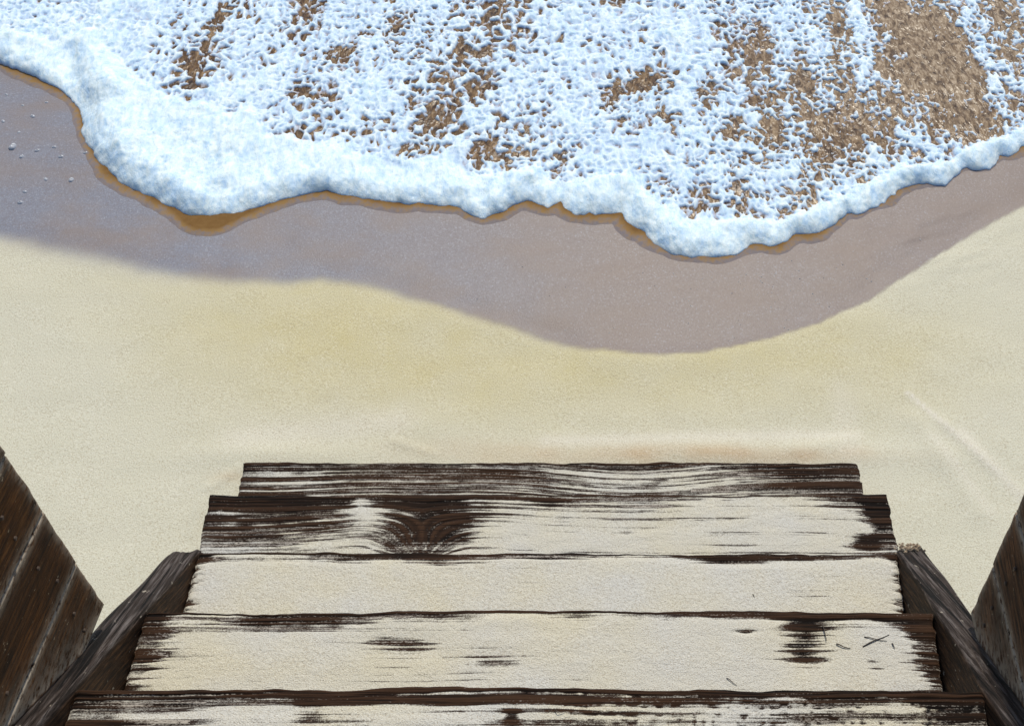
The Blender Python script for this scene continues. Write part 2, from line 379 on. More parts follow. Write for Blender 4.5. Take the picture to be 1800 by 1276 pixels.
pale = np.clip(sst(1050, 1600, 900 + X / np.maximum(Y, .5) * 1900) + 0.2 * fbm(X * 5, Y * 5, 69, 2), 0, 1) * sst(2.9, 3.5, Y)
Q = grid_quads(*X.shape); keep = (dw.ravel()[Q] > -0.025).all(1)
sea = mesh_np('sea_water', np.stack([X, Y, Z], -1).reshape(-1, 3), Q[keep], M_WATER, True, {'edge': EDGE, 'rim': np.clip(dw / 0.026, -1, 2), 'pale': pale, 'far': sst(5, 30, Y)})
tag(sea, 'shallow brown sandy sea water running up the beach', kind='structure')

# ------------------------------------------------------------------ the foam
fx = np.concatenate([np.arange(-2.7, -1.662, 0.008), axis(-1.66, 1.66, 0.0029), np.arange(1.669, 2.7, 0.008)])
fy = np.concatenate([np.arange(2.25, 2.438, 0.008), axis(2.44, 4.0, 0.0029), np.arange(4.008, 4.7, 0.008)])
X, Y = np.meshgrid(fx, fy)
wx = X + 0.012 * fbm(X * 17, Y * 17, 71, 3) + 0.003 * noise(X * 75, Y * 60, 72); wy = Y + 0.016 * fbm(X * 15, Y * 15, 73, 3) + 0.004 * noise(X * 70, Y * 55, 74)
d = sdist(FRONT, X, Y) + 0.0025 * noise(X * 60, Y * 60, 75) + 0.005 * noise(X * 22, Y * 22, 76) + 0.008 * (np.abs(noise(X * 15 + 4, Y * 6, 78)) - 0.3)
di = -sdist(INNER, X, Y)                                           # > 0 in the solid roll of foam
band = sst(-0.020, 0.022, di + 0.018 * fbm(X * 16, Y * 16, 77, 3))
big = blob(X, Y, 290, 250, 170, 110)
# solid roll
r = 0.056 + 0.03 * big
t_ = np.clip(d / r, 0, 1); lip = np.clip(1 - (1 - t_) ** 2, 0, 1) ** 0.9
H = 0.024 + 0.022 * big + 0.012 * fbm(X * 9, Y * 7, 79, 3)
for a, b, h, wd in (((150, 70), (200, 170), 0.028, 0.045), ((200, 170), (215, 260), 0.012, 0.06), ((440, 215), (395, 320), 0.022, 0.035), ((1005, 225), (935, 320), 0.016, 0.022), ((820, 275), (850, 375), -0.006, 0.02),
                    ((700, 290), (690, 350), -0.004, 0.02), ((905, 355), (955, 300), -0.004, 0.015), ((1093, 375), (1130, 330), -0.008, 0.018), ((1100, 325), (1180, 410), 0.008, 0.03), ((600, 275), (540, 340), 0.006, 0.03),
                    ((735, 356), (735, 300), -0.006, 0.010), ((985, 355), (985, 330), -0.006, 0.012), ((1345, 432), (1360, 395), -0.006, 0.012), ((0, 70), (130, 80), 0.010, 0.03), ((138, 190), (120, 90), -0.016, 0.030),
                    ((1240, 455), (1245, 400), -0.004, 0.012), ((1500, 378), (1490, 345), -0.005, 0.012), ((1640, 324), (1630, 300), -0.004, 0.012)):
    H = H + h * np.exp(-(polydist(PL([a, b]), X, Y) / wd) ** 2)
crest = 1 - 0.45 * sst(0.05, 0.20, d)
flute = fbm(X * 26, Y * 6, 81, 3)                                   # folds running down the face of the roll
zb = lip * (H * crest + 0.0085 * flute + 0.0034 * fbm(X * 60, Y * 40, 83, 3)) + 0.004 * big * fbm(X * 45, Y * 45, 84, 3)
# lace
def web(x, y, sx, sy, s):
    f1, f2 = worley(x / sx, y / sy, s); e = np.clip((f2 - f1) / 0.6, 0, 1); return 0.4 * (1 - e * (2 - e)) + 0.6 * sst(0.12, 0.62, f1)
pz = 900 + X / Y * 1900
small = sst(0.35, 0.75, 0.5 + 0.5 * fbm(X * 3, Y * 3, 85, 2) + 0.35 * sst(1150, 1350, pz))
wb = 0.80 * ((1 - small) * web(wx, wy, 0.032, 0.042, 87) + small * web(wx, wy, 0.020, 0.027, 89)) + 0.20 * web(wx + 0.01, wy, 0.013, 0.017, 91)
wb = wb + 0.22 * fbm(X * 38, Y * 30, 93, 3)
rid = 1 - np.abs(0.75 * noise(wx * 46, wy * 34, 92) + 0.40 * noise(wx * 105, wy * 78, 94)) * 1.7
c = 0.36 + 0.24 * fbm(X * 7, Y * 5, 95, 3) + 0.16 * fbm(X * 22, Y * 16, 97, 2)
c = c - 0.13 * sst(1180, 1420, pz) + 0.22 * sst(420, 150, pz)
HOLES = [(365, 75, 32, 34, 1), (325, 115, 38, 26, .9), (345, 140, 30, 26, .9), (410, 155, 14, 14, .6), (385, 35, 20, 22, .6), (320, 25, 25, 20, .6), (545, 20, 26, 45, 1), (605, 100, 28, 26, 1), (530, 165, 30, 22, .9),
    (575, 175, 22, 20, .8), (525, 235, 18, 16, .8), (555, 222, 14, 18, .6), (500, 55, 18, 15, .5), (690, 30, 16, 30, .6), (720, 158, 16, 22, .7), (682, 225, 16, 22, .8), (745, 220, 26, 26, .9), (775, 212, 22, 32, .9),
    (722, 265, 20, 18, .8), (745, 280, 20, 14, .8), (810, 100, 26, 34, 1), (775, 140, 22, 20, .8), (850, 145, 30, 22, 1), (870, 45, 30, 30, .9), (900, 8, 40, 12, .9), (915, 60, 22, 26, .7), (850, 95, 24, 24, .7),
    (802, 180, 12, 30, .7), (830, 175, 14, 22, .7), (810, 225, 10, 14, .6), (890, 222, 22, 20, .9), (930, 230, 26, 16, .8), (870, 270, 34, 30, 1), (920, 275, 30, 16, .9), (835, 275, 10, 20, .7), (985, 285, 22, 26, .9), (960, 200, 14, 20, .6),
    (1075, 172, 26, 34, 1), (1140, 140, 34, 20, 1), (1130, 155, 40, 16, .6), (1172, 205, 16, 22, .8), (1165, 190, 10, 24, .6), (1110, 230, 30, 18, .45), (1080, 8, 30, 14, .7), (1128, 70, 12, 22, .8), (1155, 100, 10, 14, .6), (1195, 18, 12, 22, .7),
    (1245, 165, 24, 38, .9), (1255, 25, 20, 60, .7), (1310, 100, 34, 60, 1), (1345, 90, 18, 80, .8), (1410, 150, 26, 56, 1.1), (1335, 180, 26, 22, .8), (1290, 235, 26, 22, .9), (1355, 235, 26, 26, .9), (1320, 275, 50, 20, .6), (1450, 225, 50, 40, .8), (1480, 160, 30, 50, .7),
    (1475, 30, 26, 60, 1), (1440, 280, 36, 40, .7), (1420, 350, 34, 16, .8), (1380, 378, 12, 8, .9), (1300, 345, 14, 34, .8), (1235, 350, 20, 30, .7), (1215, 385, 18, 16, .8), (1170, 320, 14, 12, .7), (1185, 345, 10, 10, .6), (1345, 350, 16, 10, .7),
    (1620, 60, 80, 80, 1.5), (1690, 130, 50, 70, 1.4), (1610, 130, 60, 50, 1.1), (1570, 30, 30, 50, 1.0), (1660, 205, 60, 30, .7), (1550, 200, 60, 40, .6), (1520, 240, 60, 30, .5), (1760, 30, 40, 26, .9), (1780, 90, 24, 30, .6), (1790, 180, 20, 20, .5), (1590, 270, 40, 20, .45),
    (1690, 245, 20, 12, .6), (1900, 60, 80, 60, .9), (80, 5, 20, 10, .5)]
SOLID = [(1505, 60, 22, 70, .9), (1455, 90, 14, 60, .3), (1200, 70, 50, 40, .5), (1110, 50, 26, 40, .5), (1380, 60, 18, 50, .5), (1735, 130, 14, 80, .9), (1010, 120, 50, 90, .35), (1030, 260, 70, 60, .3), (1150, 280, 60, 40, .25), (1215, 110, 30, 40, .3), (640, 200, 40, 60, .25), (450, 130, 40, 60, .2), (1250, 320, 60, 30, .1),
         (190, 60, 80, 50, .5), (480, 210, 40, 30, .4)]
for px, py, rx, ry, k in HOLES: c = c - 0.52 * min(k, 1.15) * blob(X, Y, px, py, rx, ry)
for px, py, rx, ry, k in SOLID: c = c + 0.6 * k * blob(X, Y, px, py, rx, ry)
c = c + 0.26 * sst(1400, 1550, pz) * noise(X * 55, Y * 22, 106) + 0.12 * noise(X * 90, Y * 40, 107)
c = np.maximum(c, -1.2)
mk = c + 0.62 * (wb - 0.56) + 0.34 * (rid - 0.45) + 0.12 * fbm(X * 70, Y * 50, 98, 2)
rel = np.clip(0.45 * wb + 0.55 * rid, 0, 1.2)
zl = ZW - 0.004 + 0.0070 * sst(-0.24, 0.20, mk) + 0.0085 * rel * sst(-0.15, 0.35, mk) + 0.003 * np.clip(c, 0, 1)
zl = zl + 0.006 * sst(0.3, 0.9, c) * (fbm(X * 12, Y * 9, 99, 2))
zl = zl * np.where(zl > 0, sst(0, 0.05, d), 1)
Z = zb * band + zl * (1 - band)
Z = Z + (0.0007 * noise(X * 170, Y * 120, 103) + 0.0005 * noise(X * 200, Y * 90, 104)) * sst(0.0, 0.02, d) * (Z > ZW)
Z = np.where(d < 0, -0.012, Z)
thick = np.maximum(np.clip((Z - ZW) / 0.0122, 0, 1), 0.9 * band * sst(-0.002, 0.004, d))
Q = grid_quads(*X.shape)
keep = ((d.ravel()[Q] > -0.002).any(1)) & ((Z - ZW).ravel()[Q] > -0.003).any(1)
V = np.stack([X, Y, Z], -1)
push = 0.10 * np.clip(Z, 0, 1) * sst(0.05, 0.0, d)                  # the roll bulges out over its foot
gy, gx = np.gradient(d, fy, fx); gn = np.maximum(np.hypot(gx, gy), 1e-6)
V[..., 0] -= gx / gn * push; V[..., 1] -= gy / gn * push
foam = mesh_np('sea_foam', V.reshape(-1, 3), Q[keep], M_FOAM, True, {'thick': thick})
tag(foam, 'lacy blue white sea foam with a thick rolled leading edge', kind='stuff')

# ------------------------------------------------------------------ the stairs
TR = [  # y of the nose, top z, x of left and right end at the nose, skew (dx per metre towards the sea)
    dict(y=1.954, z=0.060, xl=-0.591, xr=0.761, sk=0.02, vis=0.17),
    dict(y=1.729, z=0.241, xl=-0.605, xr=0.751, sk=0.02, vis=0.19),
    dict(y=1.471, z=0.410, xl=-0.560, xr=0.690, sk=0.084, vis=0.19),
    dict(y=1.237, z=0.583, xl=-0.581, xr=0.669, sk=0.084, vis=0.20),
    dict(y=0.995, z=0.768, xl=-0.600, xr=0.650, sk=0.084, vis=0.22)]
TH = 0.045
stairs = empty('wooden_stairs', (0.04, 1.2, 0.0))
tag(stairs, 'dark weathered wooden stairs half buried in sand, leading down to the beach', 'stairs')
def part(o, parent):
    o.parent = parent; o.matrix_parent_inverse = parent.matrix_world.inverted() if parent.matrix_world else o.matrix_parent_inverse
    return o
bpy.context.view_layer.update()

# how the sand lies on each tread: level in mm over the wood, then patches (px, py, rx, ry, mm) in photograph pixels
SANDS = [
    dict(bare=[], base=-0.05, front=(-0.7, 22), ends=(-0.5, 0.06), patch=[(1180, 850, 170, 22, 1.3), (1000, 858, 160, 14, 0.8), (600, 858, 160, 12, 0.55), (800, 850, 100, 10, .35), (1420, 840, 90, 40, -0.7), (1300, 838, 60, 14, .7), (560, 815, 150, 10, .4), (720, 822, 120, 10, -.6), (1230, 868, 60, 16, .8)]),
    dict(bare=[(770, 935, 55, 40, -1.3), (690, 945, 40, 30, -.6), (680, 930, 150, 45, -.9), (430, 900, 90, 50, -.5), (1545, 895, 22, 32, -2.2), (1525, 955, 22, 12, -2), (700, 960, 30, 8, -1.5)], base=2.1, front=(-1.6, 26), ends=(-0.6, 0.03), patch=[(420, 910, 120, 80, -2.6), (560, 930, 90, 50, -1.3), (480, 880, 300, 14, -1.4), (765, 915, 66, 50, -2.7), (720, 895, 200, 22, -1.2), (645, 905, 26, 20, 2.4), (632, 885, 16, 12, 2.0), (560, 955, 80, 14, 1.2), (425, 935, 100, 10, .6),
         (1540, 900, 26, 40, -3.2), (1520, 958, 26, 14, -3.0), (1560, 930, 20, 60, -2), (1480, 885, 60, 12, -1.5), (970, 885, 60, 9, -1.6), (1150, 885, 70, 9, -1.2), (830, 940, 30, 40, -.8)]),
    dict(bare=[], base=3.5, front=(-4.2, 16), ends=(-3.4, 0.014), patch=[(760, 985, 60, 14, -2.6), (560, 985, 60, 8, -1.6), (1290, 985, 90, 12, -2.2), (640, 982, 100, 8, -1.2), (1000, 980, 160, 8, -1.0)]),
    dict(bare=[(1420, 1132, 52, 34, -.6), (1400, 1150, 60, 14, -.6), (1645, 1130, 28, 80, -1.2), (1400, 1085, 60, 10, -1), (1600, 1085, 60, 10, -1.2)], base=2.5, front=(-3.6, 16), ends=(-2.8, 0.030), patch=[(700, 1134, 62, 20, -2.3), (870, 1157, 46, 16, -2.2), (800, 1150, 90, 30, -.7), (450, 1095, 110, 14, -1.8), (560, 1100, 80, 10, -1.4), (1415, 1130, 44, 40, -3.6), (1420, 1085, 70, 16, -2.0), (1640, 1130, 46, 80, -3.4), (1580, 1085, 90, 14, -2.3), (1500, 1088, 100, 10, -1.3), (1535, 1170, 16, 24, -1.8),
         (270, 1110, 50, 24, -1.8), (255, 1150, 44, 50, -1.7), (1310, 1112, 20, 4, -2.6), (920, 1110, 60, 10, -1.0)]),
    dict(bare=[(900, 1258, 14, 14, -1.2), (1680, 1240, 50, 40, -.6)], base=1.3, front=(-2.9, 20), ends=(-1.8, 0.05), patch=[(900, 1258, 18, 14, -3.0), (640, 1228, 120, 14, -1.6), (790, 1238, 60, 12, -1.6), (545, 1252, 26, 14, -2.2), (250, 1245, 90, 16, -1.2), (180, 1250, 50, 30, -1.4), (1660, 1240, 80, 50, -1.3), (1000, 1250, 60, 20, -.5), (1350, 1250, 420, 40, -.62), (430, 1268, 120, 16, 1.2), (720, 1268, 100, 10, 1.2)])]
def wood(x, y, k, t):                    # ridge height of the grain, -1..1
    yw = y + 0.010 * fbm(x * 1.4, y * 3, 101 + k, 2) + 0.0025 * noise(x * 6, y * 8, 105 + k)
    if k == 1:                            # a knot bends the grain of the second tread
        c0 = P(738, 992, t['z']); e = np.exp(-((x - c0[0]) / 0.20) ** 2 - ((y - c0[1] - 0.04) / 0.085) ** 2)
        an = np.arctan2(y - c0[1], x - c0[0]); an = np.pi / 2 - np.abs(an - np.pi / 2)
        yw = yw * (1 - e) + e * (c0[1] + 0.075 * an + 0.004 * noise(x * 20, y * 20, 108))
    if k == 0: yw = yw + 0.03 * np.exp(-((x - 0.25) / 0.2) ** 2)
    g = 0.60 * noise(x * 1.8, yw * 235, 111 + k) + 0.36 * noise(x * 3.5 + 9, yw * 400, 121 + k) + 0.16 * noise(x * 30, yw * 400, 131 + k)
    g = g * 2.1 + 0.1
    return np.where(np.abs(g) > 1, np.sign(g) * (1 + 0.35 * (np.abs(g) - 1)), g)
for k, t in enumerate(TR):
    depth = 0.29
    xa = axis(t['xl'], t['xr'], 0.0042); xa = np.linspace(t['xl'], t['xr'], len(xa))
    va = np.concatenate([np.array([0, .0006, .0014, .0025]), np.arange(.0036, t['vis'], 0.0011), np.linspace(t['vis'] + .004, depth, 9)])
    Xb, Vv = np.meshgrid(xa, va)
    Yb = t['y'] - Vv
    Xs = Xb - t['sk'] * Vv               # ends follow the stringers
    g = wood(Xs, Yb, k, t)
    edge_in = np.minimum(Vv, np.minimum(Xb - t['xl'], t['xr'] - Xb) + 0.0)
    rnd = 0.005 * (1 - np.sqrt(np.clip(1 - (1 - np.clip(edge_in / 0.007, 0, 1)) ** 2, 0, 1)))
    wz = t['z'] + 0.0013 * g + 0.0010 * fbm(Xs * 4, Yb * 10, 141 + k, 2) - rnd
    chip = 0.0035 * fbm(Xb * 18, Xb * 0 + k, 143, 3) + 0.004 * fbm(Xb * 3, Xb * 0 + k, 144, 2)
    Yc = Yb + chip * np.exp(-Vv / 0.02)
    ragx = 0.002 * noise(Yb * 90, Yb * 0 + k, 147) * (np.exp(-(Xb - t['xl']) / 0.004) + np.exp(-(t['xr'] - Xb) / 0.004))
    top = np.stack([Xs + ragx, Yc, wz], -1)
    ny, nx = Xb.shape
    per = np.concatenate([np.arange(nx), np.arange(1, ny) * nx + nx - 1, ((ny - 1) * nx + np.arange(nx - 2, -1, -1)), (np.arange(ny - 2, 0, -1)) * nx])
    vt = top.reshape(-1, 3); low = vt[per].copy(); low[:, 2] = t['z'] - TH
    mid = vt[per].copy(); mid[:, 2] = t['z'] - TH * 0.5
    n0 = len(vt); m = len(per); nxt = np.roll(np.arange(m), -1)
    q1 = np.stack([per, n0 + np.arange(m), n0 + nxt, per[nxt]], -1)
    q2 = np.stack([n0 + np.arange(m), n0 + m + np.arange(m), n0 + m + nxt, n0 + nxt], -1)
    cb = np.array([[(t['xl'] + t['xr']) / 2, t['y'] - depth / 2, t['z'] - TH]])
    half = m // 2
    q3 = np.array([[n0 + m + i, n0 + 2 * m, n0 + m + (i + 2) % m, n0 + m + (i + 1) % m] for i in range(0, m - 1, 2)])
    # sand on the tread
    S = SANDS[k]
    def vis_px(n_px, py0): return abs(P(900, py0, t['z'])[1] - P(900, py0 + n_px, t['z'])[1])
    fw = vis_px(S['front'][1], 800 + 100 * k)
    L = S['base'] + 0.55 * fbm(Xs * 7, Yb * 26, 151 + k, 3) + 0.35 * fbm(Xs * 40, Yb * 70, 155 + k, 2)
    e = np.minimum(Xb - t['xl'], t['xr'] - Xb) + 0.016 * noise(Yb * 150, Yb * 0, 157 + k)
    L = L + S['ends'][0] * np.exp(-(np.clip(e, 0, 1) / S['ends'][1]) ** 2)
    for px, py, rx, ry, mm in S['patch']:
        wv = 1 + 0.5 * fbm(Xs * 14, Yb * 60, 161 + k, 2)
        L = L + mm * blob(Xs, Yb, px, py, rx, ry, t['z']) * wv
    L = np.maximum(L, -0.75 + 0.55 * fbm(Xs * 5, Yb * 30, 171 + k, 3)) + S['front'][0] * np.exp(-(Vv / (fw * (1 + 0.5 * fbm(Xs * 11, Xs * 0, 173 + k, 3)))) ** 2)
    for px, py, rx, ry, mm in S['bare']: L = L + mm * blob(Xs, Yb, px, py, rx, ry, t['z']) * (1 + 0.6 * fbm(Xs * 16, Yb * 50, 175 + k, 2))
    if k == 4: L = L - 1.1 * sst(0.25, 0.6, noise(Xs * 150, Yb * 170, 163)) * sst(-0.05, 0.2, Xs)
    L = np.clip(L, -3, 3.2) + 0.25 * fbm(Xs * 160, Yb * 160, 165, 2) + 0.5 * sst(0.5, 2.5, L) * fbm(Xs * 12, Yb * 20, 167, 2)
    if k == 1: L = L + 0.5 * sst(0.8, 1.8, L) * noise(Xs * 9 + Yb * 6, Yb * 60 - Xs * 14, 169)
    va_ = np.concatenate([vt, mid, low, cb]); at = np.concatenate([0.5 + 0.5 * g.ravel(), np.full(2 * m + 1, 0.4)])
    o = mesh_np('tread', va_, np.concatenate([grid_quads(ny, nx)[:, ::-1], q1, q2, q3]), M_TREAD, True, {'grain': at, 'dust': np.concatenate([np.clip(0.5 + 0.28 * (L - 1.1 * g), 0, 1).ravel() * sst(0.0, 0.012, Vv).ravel(), np.zeros(2 * m + 1)])})
    part(o, stairs)
    sz = t['z'] + 0.001 * L + 0.0003 - rnd * 1.5 - 0.004 * np.exp(-Vv / 0.002)
    Qs = grid_quads(ny, nx)[:, ::-1]
    keep = ((sz - wz).ravel()[Qs] > -0.0006).any(1)
    so = mesh_np('drifted_sand', np.stack([Xs + ragx, Yc, sz], -1).reshape(-1, 3), Qs[keep], M_DRIFT, True, {'cover': np.clip((sz - wz) * 1000 / 1.5, -0.5, 3)})
    tag(so, 'pale dry sand drifted over the %s stair tread' % ['bottom', 'second lowest', 'middle', 'second nearest', 'nearest'][k], kind='stuff')

# stringers: planks on edge whose top follows the noses, then a lower foot under the two wide bottom treads
def top_line(y): return 0.410 + (1.471 - y) * (0.768 - 0.410) / (1.471 - 0.995) + 0.004
def stringer(side):
    sgn = -1 if side == 'l' else 1
    x_in = lambda y: (-0.560 if side == 'l' else 0.690) - 0.084 * (1.471 - y)
    y0, y1, n = 1.482 if side == 'l' else 1.490, 0.15, 220
    yy = np.linspace(y0, y1, n); deep = 0.24
    # ring around the section: inner bottom, inner top, outer top, outer bottom
    rs = [(0.0015, -deep)] + [(0.0015, -deep + (deep - 0.004) * q) for q in (0.3, 0.55, 0.75, 0.88, 0.95)] + [(0.002, -0.004), (0.005, -0.001)]
    rs += [(0.005 + 0.040 * q, 0.0) for q in np.linspace(0.04, 0.96, 22)] + [(0.046, -0.001), (0.050, -0.004), (0.050, -0.08), (0.050, -deep)]
    rs = np.array(rs); m = len(rs)
    U, Yg = np.meshgrid(np.arange(m), yy)
    off = rs[U, 0]; dz = rs[U, 1]
    grain = 0.0022 * noise(off * 170 + 3, Yg * 5, 201 + sgn) + 0.0016 * noise(off * 420, Yg * 9, 205 + sgn)
    crack = -0.005 * np.exp(-((off - 0.022 - 0.010 * noise(Yg * 3, Yg * 0, 209 + sgn)) / 0.0014) ** 2) * sst(-0.1, 0.3, noise(Yg * 4, Yg * 0 + 2, 211 + sgn))
    topm = (dz > -0.0045)
    zz = top_line(Yg) + dz + topm * (grain + crack) + 0.002 * noise(Yg * 6, U * 0, 213 + sgn)
    xx = x_in(Yg) + sgn * (off + (~topm) * 0.0012 * noise(dz * 60, Yg * 10, 215 + sgn)) + 0.0022 * noise(Yg * 9, U * 0.0 + (off > 0.025) * 7, 217 + sgn)
    # worn, slightly rounded and slanted sea end
    near_end = np.exp(-(y0 - Yg) / 0.012); zz = zz - near_end * (0.010 if side == 'l' else 0.005)
    ye = Yg + near_end * 0.012 * (0.5 - off / 0.05) * (1 if side == 'l' else -1) + near_end * 0.004 * noise(off * 90, off * 0, 219)
    v = np.stack([xx, ye, zz], -1).reshape(-1, 3); i = np.arange(n * m).reshape(n, m)
    nx = np.roll(i, -1, axis=1)
    q = np.stack([i[:-1], nx[:-1], nx[1:], i[1:]], -1).reshape(-1, 4)
    if side == 'r': q = q[:, ::-1]
    v = list(map(tuple, v)); faces = [tuple(f) for f in q]
    faces.append(tuple(i[0] if side == 'r' else i[0][::-1])); faces.append(tuple(i[-1][::-1] if side == 'r' else i[-1]))
    # foot under treads one and two
    prof = [(1.474, top_line(1.474) - 0.23), (1.474, 0.241 - TH - 0.002), (1.715, 0.241 - TH - 0.002), (1.715, 0.060 - TH - 0.002), (1.935, 0.060 - TH - 0.002), (1.935, -0.15), (1.60, -0.15)]
    b0 = len(v)
    for f in (0.003, 0.047):
        for (py, pz) in prof: v.append((x_in(py) + sgn * f, py, pz))
    k = len(prof)
    faces.append(tuple(range(b0, b0 + k))); faces.append(tuple(range(b0 + 2 * k - 1, b0 + k - 1, -1)))
    for j in range(k): faces.append((b0 + j, b0 + k + j, b0 + k + (j + 1) % k, b0 + (j + 1) % k))
    me = bpy.data.meshes.new('stringer'); me.from_pydata(v, [], faces); me.update()
    for p_ in me.polygons: p_.use_smooth = len(p_.vertices) == 4
    at = me.attributes.new('top', 'FLOAT', 'POINT'); tv = np.zeros(len(v), np.float32); tv[:n * m] = topm.ravel(); at.data.foreach_set('value', tv)
    me.materials.append(M_BEAM)
    o = bpy.data.objects.new('stringer', me); COL.objects.link(o); part(o, stairs); return o
stringer('l'); stringer('r')

# ------------------------------------------------------------------ board walls beside the stairs
def clip_poly(poly, f):
    out = []
    for a, b in zip(poly, poly[1:] + poly[:1]):
        fa, fb = f(a), f(b)
        if fa >= 0: out.append(a)
        if fa * fb < 0:
            s = fa / (fa - fb); out.append((a[0] + (b[0] - a[0]) * s, a[1] + (b[1] - a[1]) * s))
    return out
def wall(side, label, mat, foot, lean, tilt, seams):
    sgn = -1 if side == 'l' else 1
    x_in = lambda y: ((-0.560 if side == 'l' else 0.690) - 0.084 * (1.471 - y)) + sgn * 0.030
    root = empty('board_wall', (x_in(0.8), 0.8, top_line(0.8))); tag(root, label, 'wall', 'plank walls on both sides of the stairs', 'thing')
    bpy.context.view_layer.update()
    rnd = random.Random(7 if side == 'l' else 8)
    for k in range(len(seams) - 1):
        h0, h1 = seams[k] + 0.0012, seams[k + 1] - 0.0012
        jog = rnd.uniform(-0.004, 0.004)
        def fr(h): return foot[0] + lean * h + jog           # y of the board's end at height h above the foot
        ns, nt, thick = 90, 13, 0.024
        sa = np.concatenate([[0, .0022], np.linspace(.006, 0.95, ns)]); ta = np.concatenate([[0, .0022], np.linspace(.006, h1 - h0 - .006, nt), [h1 - h0 - .0022, h1 - h0]])
        Sg, Tg = np.meshgrid(sa, ta)
        yy_ = fr(h0) + lean * Tg - Sg; zz_ = foot[1] + h0 + Tg + tilt * Sg
        floor_ = top_line(yy_) + 0.004
        if not (zz_ > floor_).any(): continue
        cut = np.clip(zz_ - floor_, 0, 1); zz_ = np.maximum(zz_, floor_)
        rim = np.minimum(np.minimum(Tg, h1 - h0 - Tg), Sg); bevel = 0.003 * np.clip(1 - rim / 0.0035, 0, 1) ** 2
        wob = 0.0012 * noise(Sg * 4, Tg * 30, 300 + k) + 0.0006 * noise(Sg * 9, Tg * 160, 310 + k)
        face = np.stack([x_in(yy_) + sgn * (bevel + wob + 0.002), yy_, zz_], -1)
        ny_, nx_ = Sg.shape; fv = face.reshape(-1, 3); back = fv.copy(); back[:, 0] = x_in(back[:, 1]) + sgn * thick
        per = np.concatenate([np.arange(nx_), np.arange(1, ny_) * nx_ + nx_ - 1, ((ny_ - 1) * nx_ + np.arange(nx_ - 2, -1, -1)), (np.arange(ny_ - 2, 0, -1)) * nx_])
        nb = len(fv); mm_ = len(per); nxt = np.roll(np.arange(mm_), -1)
        vv = np.concatenate([fv, back[per]])
        gq = grid_quads(ny_, nx_); live = (cut.ravel()[gq] > 0).any(1)
        fq = np.concatenate([gq[live], np.stack([per, nb + np.arange(mm_), nb + nxt, per[nxt]], -1), np.array([[nb + nx_ - 1, nb, nb + mm_ - (ny_ - 1), nb + nx_ + ny_ - 2]])])
        if side == 'r': fq = fq[:, ::-1]
        du = 1.1 * np.exp(-rim / 0.006) + 0.9 * np.exp(-cut / 0.03) * (cut > 0)
        o = mesh_np('board', vv, fq, mat, True, {'dust': np.concatenate([np.clip(du, 0, 1).ravel(), np.zeros(mm_)])}); part(o, root)  # board dust mask also carries the painted highlight of lit edges
        for ty in (0.055, 0.24):                        # nails along the board
            for th in (0.3, 0.7):
                hh = h0 + (h1 - h0) * th + rnd.uniform(-0.01, 0.01)
                yy = fr(hh) - ty - rnd.uniform(0, 0.02); zz = foot[1] + hh + tilt * ty
                if zz < top_line(yy) + 0.02: continue
                nv, nf = [], []
                for ring, (rr, dx) in enumerate(((0.0032, 0.002), (0.0030, -0.0006), (0.0012, -0.0011))):
                    for j in range(9):
                        a = 2 * math.pi * j / 9; nv.append((x_in(yy) + sgn * dx, yy + rr * math.cos(a), zz + rr * math.sin(a)))
                for ring in (0, 1):
                    for j in range(9): nf.append((ring * 9 + j, ring * 9 + (j + 1) % 9, ring * 9 + 9 + (j + 1) % 9, ring * 9 + 9 + j))
                nf.append(tuple(range(18, 27)))
                nm = bpy.data.meshes.new('nail'); nm.from_pydata(nv, [], nf); nm.update(); nm.materials.append(M_NAIL)
                no = bpy.data.objects.new('nail', nm); COL.objects.link(no); bpy.context.view_layer.update(); part(no, o)
    return root
def wall_pts(side, pts):
    x0 = (-0.560 if side == 'l' else 0.690) + (-0.030 if side == 'l' else 0.030)
    return [PV(a, b, (x0, 1.471, 0), (1.0, -0.084, 0.0)) for a, b in pts]
A, B, C, D, E, F, G = wall_pts('l', [(187, 1060), (0, 775), (135, 1000), (60, 1230), (80, 900), (0, 1120), (15, 800)])
wall('l', 'warm brown plank wall left of the stairs with a slanting sea end', M_BRD_L, (A[1], A[2]), (B[1] - A[1]) / (B[2] - A[2]), 0.15,
     [0.0, C[2] - A[2], E[2] - A[2], G[2] - A[2], G[2] - A[2] + 0.165, G[2] - A[2] + 0.33, G[2] - A[2] + 0.49])
A, B, C, D, E = wall_pts('r', [(1703, 1075), (1800, 855), (1739, 985), (1795, 1207), (1780, 892)])
wall('r', 'dark brown plank wall right of the stairs with an upright sea end', M_BRD_R, (A[1], A[2]), (B[1] - A[1]) / (B[2] - A[2]), (D[2] - C[2]) / (C[1] - D[1]),
     [0.0, C[2] - A[2], E[2] - A[2], E[2] - A[2] + 0.135, E[2] - A[2] + 0.27, E[2] - A[2] + 0.405])

